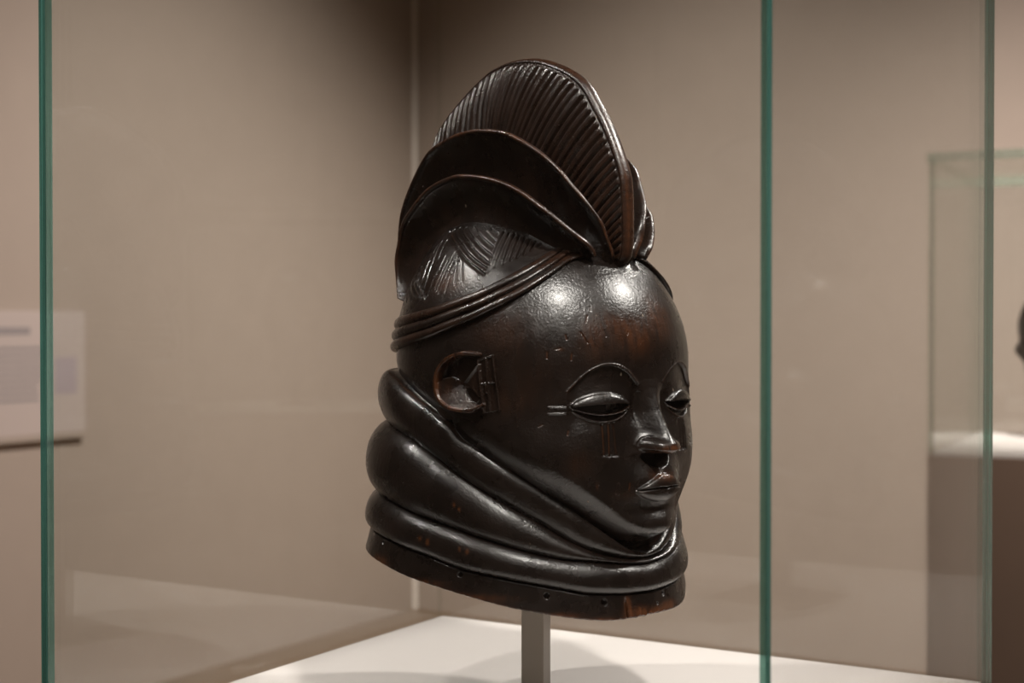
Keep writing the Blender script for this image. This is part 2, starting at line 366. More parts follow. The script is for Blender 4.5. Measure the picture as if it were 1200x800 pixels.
# ---------------------------------------------------------------- the carved helmet mask
BRAIDS_AB = [[(116.3, 61.9), (96.3, 51.0), (84.6, 41.0), (71.8, 30.6)], [(111.2, 62.3), (92.3, 50.8), (81.3, 41.6), (71.6, 34.2)], [(105.7, 63.5), (89.4, 52.9), (78.7, 43.7), (70.7, 37.0)], [(99.5, 63.5), (85.1, 53.5), (76.3, 46.6), (71.2, 42.8)], [(93.3, 63.5), (81.4, 54.9), (72.6, 48.7)], [(86.8, 62.9), (79.3, 57.8), (73.1, 53.2)], [(80.5, 61.7), (74.5, 58.0)],
 [(71.4, 59.3), (71.0, 47.2), (70.2, 32.7)], [(68.0, 58.5), (67.7, 47.2), (67.9, 35.5)], [(64.5, 57.7), (64.4, 47.1), (64.3, 37.6)], [(61.1, 57.0), (61.3, 47.9), (61.6, 40.1)], [(57.4, 55.5), (58.0, 47.9), (58.8, 42.0)], [(53.8, 54.0), (55.0, 48.6), (55.7, 44.2)], [(50.3, 52.5), (51.5, 49.4), (52.4, 46.8)], [(47.0, 51.0), (48.2, 49.5)]]
BRAIDS_CD = [[(131.9, 58.5), (122.4, 45.1), (114.8, 32.8), (112.8, 23.2)], [(125.4, 58.1), (112.0, 41.5), (108.9, 29.6), (109.1, 23.1)], [(113.6, 55.0), (107.7, 42.0), (104.7, 29.5), (103.7, 19.3)], [(98.6, 43.8), (98.2, 35.0), (98.8, 26.3), (99.1, 17.0)], [(95.1, 40.7), (95.2, 32.0), (95.6, 21.9)], [(90.8, 37.6), (91.4, 27.5), (92.4, 18.3)], [(87.7, 39.6), (88.9, 29.6), (88.8, 18.9)], [(115.9, 52.2), (111.0, 37.0), (111.5, 26.7)], [(131.9, 53.2), (119.5, 38.9), (116.8, 26.3)], [(108.3, 55.4), (103.0, 42.3)], [(90, 46), (86.5, 33), (84.5, 24)], [(86, 42), (83, 33), (81, 26)], [(93, 49), (93.2, 38), (93.8, 20)], [(131.8, 48.7), (122.9, 37.6)]]
BRAIDS_E = [[(131.5, 43.4), (117.4, 33.0), (100.2, 15.6)], [(131.4, 41.2), (119.4, 30.1), (103.5, 15.7)], [(131.3, 38.2), (122.3, 27.3), (107.4, 15.8)], [(131.3, 34.4), (127.2, 24.5), (112.4, 15.5)], [(133.2, 30.6), (129.4, 23.1), (118.7, 13.7)], [(136.2, 27.6), (133.2, 21.6), (125.3, 12.0)]]
def scale_phi(L, k): return [[(a * k, b) for a, b in p] for p in L]
WEAR = [(-8, 3, 8, 13, .8), (8, -11, 9, 11, .7), (27, -13, 6, 12, .6), (16, -2, 10, 8, .5), (0, -84, 5, 3, 1.6), (0, -101, 5, 3, 1.2), (50, -35, 12, 18, .12), (14, -113, 5, 3, .2), (33, -92, 4, 8, .25), (57, -52, 6, 9, .2),
        (90.1, -142.5, .55, 1.3, 2), (87, -144.2, .6, 1.7, 2), (75, -147, .4, 1.5, 1.6), (72.2, -148.3, .6, 1.6, 2), (77.7, -119, .4, 1.4, 1.4), (75.9, -121.7, .45, 1.2, 1.4), (113, -163, 4, 3, 1.6), (40, -190, 6, 2.2, 1.3), (25, -193.4, 5, 1.6, 1), (8, -191.5, 5, 3.5, 1.6), (-3.8, -193, 5, 3, 1.6), (-12, -191, 5, 3, 1.3), (68, -178, 10, 2, .8), (90, -171, 8, 2, .8), (12, -186, 1.5, 6, 1.3),
        (26, -106.6, .4, 2.0, 1.2), (88, 26, 9, 7, .55), (60, -5, 10, 12, .3), (29, -13, 1, 2, 1), (40, -18, 1.5, 1.2, 1)]
def wear_at(ph, z):
    wv = np.zeros(ph.shape); ph = (ph + 180) % 360 - 180
    for a, b, wa, wb, k in WEAR: wv += k * np.exp(-((ph - a) / wa) ** 2 - ((z - b) / wb) ** 2)
    x = 100 * np.sin(np.radians(np.clip(np.abs(ph), 0, 89))); m = (np.abs(ph) < 60) & (z < -20) & (z > -95)
    if m.any():
        lines = [SCARS[0], SCARS[1], SCARS[2], [tuple(p) for p in BROW[::2]]]
        wv[m] = np.maximum(wv[m], 0.8 * strokes(x[m], z[m], lines, 0.4))
    m2 = (ph > 0) & (ph < 60) & (z > -112) & (z < 12)
    if m2.any(): wv[m2] = np.maximum(wv[m2], 1.0 * strokes(x[m2], z[m2], NICKS, 0.36))
    return wv
def col_phi(dense=0.24, coarse=1.3):
    out = [-180.0]
    while out[-1] < 180 - coarse:
        p = out[-1]; k = min(max((p + 62) / 8, 0), 1) * min(max((142 - p) / 8, 0), 1)
        out.append(p + coarse * (1 - k) + dense * k)
    return np.array(out)
PHI = col_phi()
def to_xyz(ph, r, z):
    """mm in the mask frame -> metres in the mask's object frame (x forward, y to its left, z up)"""
    a = np.radians(ph); return np.stack([r * np.cos(a), -r * np.sin(a), z], -1) / 1000.0
MASK_Z = -0.1765
mask = empty('helmet_mask', (MC.x, MC.y, HZ), math.radians(-45))
tag(mask, 'glossy blackened wooden helmet mask with carved face, ringed neck and tall lobed crest', 'mask')

def section(name, zlo, zhi, rows, rfun, extra=None, easing=None, holefun=None):
    t = np.linspace(0, 1, rows) if easing is None else easing(np.linspace(0, 1, rows))
    z0, z1 = ev(zlo, PHI), (ev(zhi, PHI) if not callable(zhi) else zhi(PHI))
    Z = z0[None] + (z1 - z0)[None] * t[:, None]; PP = np.broadcast_to(PHI[None], Z.shape); T = np.broadcast_to(t[:, None], Z.shape)
    r, hole = rfun(PP, Z, T)
    wr = wear_at(PP, Z)
    if extra: PP, r, Z, wr, hole = extra(PP, r, Z, wr, hole)
    P = to_xyz(PP, r, Z)
    mk = None
    if hole is not None:
        hw = np.hstack([hole, hole[:, :1]])
        mk = ~(hw[:-1, :-1] & hw[:-1, 1:] & hw[1:, 1:] & hw[1:, :-1])
    me = grid_mesh(name, P, wr, wrap=True, mask=mk, flip=True)
    return link(name, me, mask, [M_WOOD])
def lump(ph, z, seed, amp=0.5):
    """slow unevenness of hand carving"""
    rs = np.random.RandomState(seed); out = np.zeros(ph.shape)
    for _ in range(9):
        k = rs.randint(2, 15); kz = rs.uniform(-.12, .12); out += np.sin(np.radians(ph) * k + z * kz + rs.uniform(0, 6.28)) / 9 ** .5
    return out * amp
RIM_HOLES = [(113.1, -150.5, 1.3), (75.6, -164.1, 1.5), (44.4, -176.4, 1.9), (22.2, -182.2, 2.2), (-9.1, -182.6, 1.6), (-4.4, -188.1, 0.9), (-40, -176, 1.7), (-75, -165, 1.5), (150, -148, 1.5), (-120, -150, 1.5), (180, -146, 1.5)]
def f_skirt(ph, z, t):
    r = ev(R_S1, ph) * (1 - t) + ev(R_S0, ph) * t + lump(ph, z, 3, .35)
    r = r - 3.5 * np.clip((t - .93) / .07, 0, 1) ** 2
    r = r - 1.6 * np.clip((.06 - t) / .06, 0, 1) ** 2
    pm = (ph + 180) % 360 - 180
    r = r - 2.6 * gauss(pm - 12.6 - .05 * (z + 185), .45) * sstep(.95, .6, t)
    hole = np.zeros(ph.shape, bool)
    for a, b, q in RIM_HOLES:
        d = np.hypot((pm - a) * 1.85, z - b); r = r - 5 * sstep(q + .25, q - .35, d); hole |= d < q - .3
    return r, hole
def skirt_extra(PP, r, Z, wr, hole):
    n = 5
    pi = np.repeat(PP[:1], n, 0); k = np.array([7, 6.6, 4.5, 2.2, .6])[:, None]; dz = np.array([9, 0.4, -.3, -.3, -.1])[:, None]
    chip = 0.5 * np.sin(PP[:1] * 1.3) + 0.5 * np.sin(PP[:1] * 2.9 + 1) + .4 * np.sin(PP[:1] * 5.3)
    ch = np.exp(-((((PP[:1] + 180) % 360) - 180 - 2) / 14) ** 2) * (1.2 + chip) * .6 + np.clip(chip, 0, 1) * .35
    Z = Z + ch * np.clip(1 - (Z - Z[:1]) / 4, 0, 1)
    wr = wr + 1.1 * np.clip(1 - (Z - Z[:1]) / 2.2, 0, 1) * (0.35 + 0.5 * np.clip(np.sin(PP * .11) + np.sin(PP * .31 + 2), 0, 1))
    return (np.vstack([pi, PP]), np.vstack([r[:1] - k, r]), np.vstack([Z[:1] + dz, Z]), np.vstack([np.repeat(wr[:1], n, 0), wr]),
            np.vstack([np.zeros((n, PP.shape[1]), bool), hole]))
section('collar_rim', Z_BOT, Z_G3S, 46, f_skirt, skirt_extra)
def roll(rlo, rmax, rhi, pk=.5, sharp=2.3, seed=1, topcut=0.0):
    def f(ph, z, t):
        base = ev(rlo, ph) * (1 - t) + ev(rhi, ph) * t
        u = np.clip(t, 0, 1) ** (np.log(.5) / np.log(pk)); s = np.clip(1 - np.abs(2 * u - 1) ** sharp, 0, 1) ** .62
        mid = ev(rlo, ph) * (1 - pk) + ev(rhi, ph) * pk
        return base + (ev(rmax, ph) - mid) * s + lump(ph, z, seed, .45) * s, None
    return f
section('neck_ring', Z_G3S, Z_G23, 56, roll(R_G3S, R_R3, R_G23, .45, 2.4, 5))
section('neck_ring', Z_G23, Z_G12, 66, roll(R_G23, R_R2, R_G12, .5, 2.2, 6))
section('neck_ring', Z_G12, Z_TOP, 66, roll(R_G12, R_R1, R_TOP, .55, 2.1, 7))
def top_extra(PP, r, Z, wr, hole):
    return PP, r, Z, wr, hole
def f_head(ph, z, t):
    pm = (ph + 180) % 360 - 180
    r, hole = head_total(ph, z)
    # bed for the near and far ear
    e = np.hypot((np.abs(pm) - 76) / 9.3, (z + 40) / 17.5)
    r = r - 4.5 * sstep(1.0, .85, e)
    return r, hole
def head_extra(PP, r, Z, wr, hole):
    # the wall that drops behind the top ring
    k = ev(R_TOP, PHI)[None]
    add = np.vstack([k, k * .6 + r[:1] * .4])
    wr = wr + 0.0
    return (np.vstack([PP[:2], PP]), np.vstack([add, r]), np.vstack([Z[:1] - .2, Z[:1] - .1, Z]), np.vstack([wr[:1] + .5, wr[:1], wr]), np.vstack([np.zeros((2, PP.shape[1]), bool), hole]))
section('face', Z_TOP, Z_BLO, 520, f_head, head_extra)
def f_band(ph, z, t):
    base = head_r(ph, z)
    u = (t * 3) % 1.0; s = np.sqrt(np.clip(1 - (2 * u - 1) ** 2, 0, 1))
    s = np.where((t > .999) | (t < .001), 0, s)
    pm = np.abs((ph + 180) % 360 - 180)
    return base + (1.2 + 3.6 * s * np.where(t < .66, 1, .85)) * np.interp(pm, [0, 25, 60], [.4, .8, 1]) + lump(ph, z, 9, .15), None
def band_extra(PP, r, Z, wr, hole):
    wr = wr + 0.25 * np.abs(np.sin(PP * .07 + Z * .2))
    base = head_r(PP[:1], Z[:1])
    return np.vstack([PP[:1], PP]), np.vstack([base - 2, r]), np.vstack([Z[:1] - .3, Z]), np.vstack([wr[:1], wr]), None
section('hair_band', Z_BLO, Z_BHI, 64, f_band, band_extra)
def f_hair(ph, z, t):
    pm = np.abs((ph + 180) % 360 - 180)
    base = head_r(ph, z) + 1.6
    x = pm * 1.6
    g = strokes(x, z, scale_phi(BRAIDS_AB, 1.6), 0.85) * 1.9
    g += strokes(x, z, scale_phi(BRAIDS_E, 1.6), 0.85) * 1.7
    g += strokes(x, z, scale_phi(BRAIDS_CD, 1.6), 0.42) * 0.85
    return base - g, None
section('braided_hair', Z_BHI, lambda p: ZC + ev(H_D, p) - .4, 150, f_hair, None, easing=lambda t: 1 - (1 - t) ** 1.35)

# hollow inside
pa = np.arange(-180, 180, 3.0); ta = np.linspace(0, 1, 60)
z0 = ev(Z_BOT, pa) + 8; z1 = np.full(pa.shape, 50.0); Zi = z0[None] + (z1 - z0)[None] * ta[:, None]; Pi = np.broadcast_to(pa[None], Zi.shape)
ri = np.where(Zi < ev(Z_TOP, Pi) + 12, np.minimum(ev(R_G12, Pi), head_r(Pi, Zi)) - 9 + 5 * sstep(-150, -172, Zi), head_r(Pi, Zi) - 15)
ri = np.maximum(ri, 0)
hx = 100 * np.sin(np.radians(np.abs(Pi))); ih = (np.abs(hx - EYC) < EYW + 16) & (np.abs(Zi + 58) < 15) & (np.abs(Pi) < 75)
for a, b, q in RIM_HOLES: pass
ihw = np.hstack([ih, ih[:, :1]])
link('hollow_interior', grid_mesh('hollow_interior', to_xyz(Pi, ri, Zi), None, wrap=True, mask=~(ihw[:-1, :-1] | ihw[:-1, 1:] | ihw[1:, 1:] | ihw[1:, :-1]), flip=False), mask, [M_WOODIN])

# ears : a thick curled rim round a hollow, a pointed tragus, and a barred panel in front
def inside(x, y, poly):
    c = np.zeros(x.shape, bool); n = len(poly); j = n - 1
    for i in range(n):
        xi, yi = poly[i]; xj, yj = poly[j]
        c ^= ((yi > y) != (yj > y)) & (x < (xj - xi) * (y - yi) / (yj - yi + 1e-12) + xi); j = i
    return c
def ear(side):
    u = np.arange(-28, 27.01, .33); zz = np.arange(-64, -16.9, .33)
    U, ZZ = np.meshgrid(u, zz); ph = 74 - U / 1.8
    rim = spline([(9.3, -21.6), (-2.5, -21), (-13.3, -25), (-20.4, -32.4), (-22.6, -40.3), (-21.0, -48.8), (-14.8, -54.8), (-4.9, -57.6), (5.6, -57.4), (12.0, -54.2)], 4)
    poly = [tuple(p) for p in rim] + [(9, -50), (9, -30)]
    ins = inside(U, ZZ, poly); dr = seg_dist(U, ZZ, [tuple(p) for p in rim])
    h = np.where(ins, -2.6, -2.2)
    # lower crescent slopes up to the rim
    cpoly = [(-22, -41.4), (-18, -37.5), (-12.6, -36.2), (-6, -39.5), (.4, -42.5), (-1.5, -45), (-0.9, -47.5), (2.9, -52.4), (8, -54), (13, -54.4), (8, -60), (-10, -60), (-24, -50)]
    cr = inside(U, ZZ, cpoly) & ins
    h = np.where(cr, 4.6 - .42 * dr + .09 * (-ZZ - 45), h)
    ru = np.where(U > 8, 1.0, 1.25)
    h = np.maximum(h, np.where(dr < ru + .9, 6.2 * sstep(ru + .9, ru - .4, dr) - 2.2 * (1 - sstep(ru + .9, ru - .4, dr)), -9))
    # tragus, a raised wedge
    tr = inside(U, ZZ, [(-1, -39.8), (7.7, -29.2), (10, -27.5), (11.5, -50), (9.3, -49.4)])
    dt = seg_dist(U, ZZ, [(-1, -39.8), (8.3, -28.8)])
    h = np.where(tr, np.maximum(h, 1.6 + 2.2 * gauss(dt, 1.1)), h)
    # barred panel
    def bar(p, q, hh, w): return hh * sstep(w + .5, w - .2, seg_dist(U, ZZ, [p, q])) - 2.2 * (1 - sstep(w + .5, w - .2, seg_dist(U, ZZ, [p, q])))
    pn = inside(U, ZZ, [(8.2, -25.3), (18.6, -21.6), (23.4, -57.3), (13.0, -59.5)])
    h = np.where(pn, np.maximum(h, .8), h)
    for p, q, hh, w in (((8.0, -25.3), (12.6, -59.0), 2.6, .7), ((13.7, -24), (16.6, -58), 2.4, .6), ((18.3, -22), (23.2, -57), 2.4, .7), ((8.2, -25.2), (18.4, -21.8), 1.9, .5), ((10.8, -40.6), (21, -39.0), 1.8, .5), ((13.8, -41.5), (14.0, -45.5), 2.2, .9)):
        h = np.maximum(h, bar(p, q, hh, w))
    r = head_r(ph, ZZ) + h - .4
    wr = 1.1 * gauss(dr - .9, .8) * (ZZ > -60) * np.where(U < 0, 1, .3) + .1 + .15 * cr
    P = to_xyz(ph * side, r, ZZ)
    return link('ear', grid_mesh('ear', P, wr, flip=(side > 0)), mask, [M_WOOD])
ear(1); ear(-1)

# central comb of the crest : two ribbed faces meeting in a rounded keel
COMB = [(74.5, 36.5), (81.0, 45.8), (82.0, 68.6), (81.2, 89.6), (78.3, 103.5), (68.2, 126.7), (56.0, 147.0), (43.0, 164.3), (25.3, 175.9), (0.7, 184.9), (-22.2, 187.2), (-44.8, 184.3), (-62.6, 176.4), (-80.9, 165.0), (-96.7, 153.2), (-107.1, 142.5), (-114.7, 129.6), (-123.3, 106.7), (-126.1, 78.9), (-122.1, 49.6)]
COMBQ = [(70.2, 36.9), (65.5, 39.2), (55.0, 43.9), (41.2, 47.7), (28.5, 52.8), (11.7, 59.9), (-2.3, 68.2), (-13.1, 80.1), (-20.7, 90.1), (-29.3, 96.1), (-35.5, 100.2), (-39.9, 101.7), (-54.1, 101.4), (-70.5, 100.7), (-85.4, 99.1), (-95.7, 97.9), (-103.4, 95.8), (-109.2, 82.1), (-112.1, 64.9), (-110.1, 45.6)]
P0 = spline(COMB, 40); Q0 = spline(COMBQ, 40)
al = np.concatenate([[0], np.cumsum(np.hypot(*np.diff(P0, axis=0).T))]); tt = np.linspace(0, al[-1], 900)
P0 = np.stack([np.interp(tt, al, P0[:, k]) for k in (0, 1)], 1); Q0 = np.stack([np.interp(tt, al, Q0[:, k]) for k in (0, 1)], 1)
AR = tt / al[-1]
adiv = float(AR[np.argmin(np.where(P0[:, 1] > 170, np.abs(P0[:, 0] + 48.1), 1e9))])
nv = 90; vv = np.concatenate([np.linspace(0, .06, 14)[:-1], np.linspace(.06, 1, nv - 13)])
V = vv[:, None]; A_ = AR[None, :]
ctrl = (P0 + Q0) / 2 + np.stack([-(Q0 - P0)[:, 1], (Q0 - P0)[:, 0]], 1) * -0.07
XY = ((1 - V) ** 2)[..., None] * P0[None] + (2 * V * (1 - V))[..., None] * ctrl[None] + (V ** 2)[..., None] * Q0[None]
LEN = np.hypot(*(Q0 - P0).T)[None]; dist = V * LEN
rimw = np.interp(AR, [0, .12, .3, .45, .6, 1], [5.6, 5.6, 4.2, 3.4, 3.2, 3.4])[None]
body = np.interp(AR, [0, .1, .2, .35, .5, 1], [6.5, 9, 12, 16, 18, 19])[None]
keel = np.sqrt(np.clip(1 - np.clip(1 - dist / 3.0, 0, 1) ** 2, 0, 1))
wth = rimw * keel + (body - rimw) * (1 - np.exp(-dist / 26.0))
groove_at = np.interp(AR, [0, .3, .5, .62, 1], [3.2, 5.0, 4.2, 3.0, 3.0])[None]
wth = wth - 1.1 * gauss(dist - groove_at, .8)
nr = 36; phase = np.where(AR < adiv, AR / adiv * nr, nr + (AR - adiv) / (1 - adiv) * 22)[None]
fr = np.abs((phase % 1.0) - .5) * 2
ribd = sstep(.25, 1.0, fr) ** 1.2
fadein = sstep(groove_at + .2, groove_at + 2.2, dist)
wob = 0.5 + 0.5 * np.sin(phase * 7.1 + dist * .25) * .25
wth = wth - 1.9 * ribd * fadein * (0.8 + .3 * np.sin(phase * 2.3)) + .3 * wob * fadein
wth = wth - 1.6 * gauss((A_ - adiv) * al[-1], 1.6) * fadein
wth = np.maximum(wth, 0)
cw = 0.9 * gauss(dist, 2.2) * np.interp(AR, [0, .08, .25, .5], [.25, .5, .4, .3])[None] + .25 * (1 - ribd) * gauss(A_ - .12, .12) + .12
def side(s):
    return np.stack([XY[..., 0], -s * wth, XY[..., 1]], -1) / 1000
full = np.concatenate([side(1)[::-1], side(-1)[1:]], 0)
link('crest_comb', grid_mesh('crest_comb', full, np.concatenate([cw[::-1], cw[1:]], 0), flip=False), mask, [M_WOOD])

# side lobes of the crest, two each side
E1 = [(76.6,43.1,12),(76.9,47,14),(76.9,58.1,20),(74.8,68.1,24.5),(69.5,79.8,32),(62.3,90.0,37.5),(54.9,100.4,42),(47.8,107.9,46),(35.0,117.2,49),(12.7,127.6,51),(-11.3,131.4,52),(-26.8,131.1,52),(-43.7,128.5,51),(-67.6,120.4,49),(-86.6,101.7,47),(-101.5,82.2,44),(-108.9,63.8,41),(-110.1,44.9,40),(-103.9,25.8,42)]
E2 = [(74.1,42.2,27),(73.3,50.2,34),(66.2,60.3,45),(57.8,70.3,54),(53.1,74.8,58),(36.5,87.1,65),(16.4,95.0,69),(-6.5,98.7,71),(-21.8,98.0,71),(-44.0,91.9,70),(-62.5,80.6,68),(-75.9,69.3,66),(-83.9,52.7,64),(-87.0,43.0,63),(-85.8,31.3,63),(-78.3,16.4,68)]
B2P = [(20,41),(25,42),(31,43),(37.5,46),(44,50),(57,57),(72,60.5),(88,63.5),(96,64.2),(108,63.2),(116,61),(122,55),(127,46),(130,36),(133,26),(135,13)]
def on_head(ph, z, off=-1.5):
    r = float(head_r(np.array([float(ph)]), np.array([float(z)]))[0]) + off; a = math.radians(ph)
    return (r * math.cos(a), z, r * math.sin(a))
B2 = [on_head(a, b) for a, b in B2P]
def on_dome(f, s, off=-3):
    ph = math.degrees(math.atan2(s, f)); r = math.hypot(f, s); R = float(ev(R_H, np.array([ph]))[0]); h = float(ev(H_D, np.array([ph]))[0])
    return (f, ZC + h * math.sqrt(max(0.0, 1 - min(1, r / R) ** 2)) + off, s)
B1 = [on_dome(f * np.interp(i, [0, 3, 18], [.94, .86, .84]), s * np.interp(i, [0, 6, 18], [.75, .62, .75])) for i, (f, z, s) in enumerate(E1)]
def lobe(E, B, side, wearpk, thick=3.6, name='crest_lobe'):
    n = 260
    e = spline([(a, b, c) for a, b, c in E], 24); b = spline(B, 24)
    k = np.linspace(0, len(e) - 1, n); ii = np.arange(len(e))
    e = np.stack([np.interp(k, ii, e[:, q]) for q in range(3)], 1); b = np.stack([np.interp(k, ii, b[:, q]) for q in range(3)], 1)
    al = np.linspace(0, 1, n)
    d = b - e; L = np.linalg.norm(d, axis=1, keepdims=True); dn = d / L
    tan = np.gradient(e, axis=0); tan /= np.linalg.norm(tan, axis=1, keepdims=True)
    nrm = np.cross(tan, dn); nrm /= np.linalg.norm(nrm, axis=1, keepdims=True)
    nrm *= np.sign(nrm[:, 2:3]) ; nrm = np.where(np.isnan(nrm), 0, nrm)
    end = (np.clip(np.minimum(al / .06, (1 - al) / .06), 0, 1) ** .5)[:, None]
    th = thick * (0.55 + .45 * end)
    rows, wr = [], []
    conc = np.minimum(L * .16, 6.0)
    def add(p, wv): rows.append(p); wr.append(wv)
    for v in np.linspace(1, .075, 22):
        add(e + d * v - nrm * (conc * np.sin(np.pi * v) ** .9), .12 + wearpk * .25 * max(0, 1 - v * 4))
    lip = min(3.0, 99)
    add(e + dn * 3.2 - nrm * .55, .15); add(e + dn * 2.7 - nrm * .05, .4); add(e + dn * 1.6 + nrm * .35, .5); add(e + dn * .6 + nrm * .1, .9 * wearpk); add(e + dn * 0 - nrm * .5, wearpk)
    add(e - dn * .15 - nrm * (th * .35), wearpk * .8); add(e - nrm * (th * .7), wearpk * .5); add(e + dn * .8 - nrm * th, .3)
    for v in np.linspace(.06, 1, 12):
        add(e + d * v - nrm * (th + 5.0 * v * end + conc * .5 * np.sin(np.pi * v)), .1)
    P = np.stack(rows, 0)                      # (rows, n, 3) = f, z, s
    W = np.stack([np.full(n, w_) for w_ in wr], 0) * (0.45 + .55 * np.abs(np.sin(al * 17) * np.sin(al * 41 + 1)))[None]
    Q = np.stack([P[..., 0], -side * P[..., 2], P[..., 1]], -1) / 1000
    Q = np.concatenate([Q, Q[:1]], 0); W = np.concatenate([W, W[:1]], 0)
    me = grid_mesh(name, Q, W, flip=(side < 0))
    bm = bmesh.new(); bm.from_mesh(me); bmesh.ops.remove_doubles(bm, verts=bm.verts, dist=1e-6)
    be = [x for x in bm.edges if x.is_boundary]
    bmesh.ops.holes_fill(bm, edges=be, sides=0)
    bmesh.ops.recalc_face_normals(bm, faces=bm.faces)
    bm.to_mesh(me); bm.free()
    return link(name, me, mask, [M_WOOD])
for sd in (1, -1):
    lobe(E1, B1, sd, 1.0); lobe(E2, B2, sd, .8)

# ---------------------------------------------------------------- mount
DECK = 1.0
post = empty('mount_post', (0.0170, 1.04, DECK))
tag(post, 'square taupe steel post holding up the black helmet mask from the white deck', 'stand')
box('upright', (-.0083, .0083, -.0083, .0083, .002, .302), post, M_POST, .0006, math.radians(-19))
box('base_plate', (-.05, .05, -.05, .05, 0, .003), post, M_POST, .0006, math.radians(-19))
box('cross_bar', (.0, .060, -.004, .004, .205, .211), post, M_POST, .0006, math.radians(-25))
# the top pad that the hollow of the mask rests on
box('top_pad', (-.028, .028, -.028, .028, .300, .314), post, M_POST, .004, math.radians(-19))
def peg():
    bm = bmesh.new(); bmesh.ops.create_cone(bm, cap_ends=True, segments=16, radius1=.0022, radius2=.0045, depth=.024)
    bmesh.ops.translate(bm, verts=bm.verts, vec=(.0515, -.022, .218)); me = bpy.data.meshes.new('peg'); bm.to_mesh(me); bm.free()
    link('peg', me, post, [M_CARD])
peg()

# ---------------------------------------------------------------- display cases
def pane(parent, a, b, z0, z1, t, out, ext_a=0.0, ext_b=0.0, mats=(None, None), name='glass_pane'):
    """a vertical glass sheet from a to b, its inner face on the line, out = unit normal pointing outwards"""
    a = Vector(a); b = Vector(b); d = (b - a).normalized(); n = Vector(out)
    A, B = a - d * ext_a, b + d * ext_b
    poly = [A, B, B + n * t, A + n * t]
    if (poly[1] - poly[0]).cross(poly[2] - poly[1]) < 0: poly = poly[::-1]
    e = link(name, prism_mesh(name, [tuple(p) for p in poly], z0, z1), parent, [M_GLASS])
    for P_, s, mt in ((A, 1, mats[0]), (B, -1, mats[1])):
        if mt is None: continue
        q = [P_ - d * s * .0002, P_ + d * s * .0004, P_ + d * s * .0004 + n * t, P_ - d * s * .0002 + n * t]
        if (q[1] - q[0]).cross(q[2] - q[1]) < 0: q = q[::-1]
        link('polished_edge', prism_mesh('polished_edge', [tuple(p) for p in q], z0, z1), e, [mt])
    return e
cA, cD, cC, cB = Vector((-.3038, .9709)), Vector((-.0654, 1.372)), Vector((.3600, 1.1196)), Vector((.1216, .7185))
nAB = Vector((-.51, -.86)).normalized(); nDC = -nAB; nBC = Vector((.86, -.51)).normalized(); nAD = -nBC
TH = .0056; Z0, Z1 = DECK - .004, DECK + .62
case = empty('display_case', (MC.x, MC.y, 0))
tag(case, 'nearest glass display case, green-edged panes around the black helmet mask', 'display case')
def rel(v): return v - Vector((MC.x, MC.y))
rA, rB, rC, rD = rel(cA), rel(cB), rel(cC), rel(cD)
pane(case, rA, rB, Z0, Z1, TH, nAB, 0, TH, (M_EDGE2, M_EDGE))
pane(case, rB, rC, Z0, Z1, TH, nBC, 0, TH, (M_EDGE2, M_EDGE))
pane(case, rD, rC, Z0, Z1, TH, nDC, TH, 0, (None, M_EDGE2))
pane(case, rA, rD, Z0, Z1, TH, nAD, TH, 0, (M_EDGE, None))
# grow outwards for the top sheet and the plinth
def grow(pts, g):
    c = sum(pts, Vector((0, 0))) / len(pts); return [tuple(c + (p - c) * (1 + g / (p - c).length)) for p in pts]
ring = [rA, rB, rC, rD]
link('deck', prism_mesh('deck', grow(ring, -.0012), DECK - .03, DECK), case, [M_DECK])
link('pedestal', prism_mesh('pedestal', grow(ring, .012), 0.0, DECK - .03), case, [M_PED])
link('glass_top', prism_mesh('glass_top', grow(ring, .006), Z1, Z1 + TH), case, [M_GLASS])

def small_case(loc, rz, w_, d_, label, ped_mat, gh=.62, th=.012):
    c = empty('display_case', (*loc, 0), rz); tag(c, label, 'display case')
    p = [Vector((-w_/2, -d_/2)), Vector((w_/2, -d_/2)), Vector((w_/2, d_/2)), Vector((-w_/2, d_/2))]
    link('pedestal', prism_mesh('pedestal', grow(p, .016), 0, DECK - .006), c, [ped_mat])
    link('deck', prism_mesh('deck', grow(p, .0), DECK - .006, DECK), c, [M_DECK])
    ns = [Vector((0, -1)), Vector((1, 0)), Vector((0, 1)), Vector((-1, 0))]
    for i in range(4):
        pane(c, p[i], p[(i + 1) % 4], DECK - .004, DECK + gh, th, ns[i], 0, th if i % 2 == 0 else 0, (M_EDGE3, M_EDGE3))
    link('glass_top', prism_mesh('glass_top', grow(p, .006), DECK + gh, DECK + gh + TH), c, [M_GLASS])
    link('top_edge', (lambda me: me)(frame_mesh(grow(p, .020), grow(p, .014), DECK + gh - .012, DECK + gh + TH + .002)), c, [M_EDGE3])
    return c
def frame_mesh(po, pi, z0, z1):
    n = len(po); v = [(x, y, z0) for x, y in po] + [(x, y, z1) for x, y in po] + [(x, y, z0) for x, y in pi] + [(x, y, z1) for x, y in pi]
    f = []
    for i in range(n):
        j = (i + 1) % n
        f += [(i, j, n + j, n + i), (2*n + j, 2*n + i, 3*n + i, 3*n + j), (n + i, n + j, 3*n + j, 3*n + i), (j, i, 2*n + i, 2*n + j)]
    me = bpy.data.meshes.new('top_edge'); me.from_pydata(v, [], f); return me
# right-hand case far behind; its near left corner stands at (.886, 3.08)
W2, D2, R2 = .62, .62, math.radians(-26)
off = Matrix.Rotation(R2, 2) @ Vector((W2 / 2, D2 / 2))
case2 = small_case((.886 + off.x, 3.08 + off.y), R2, W2, D2, 'blurred glass case on a dark brown pedestal behind, at the right', M_PEDB)
C2 = Vector((.886 + off.x, 3.08 + off.y))

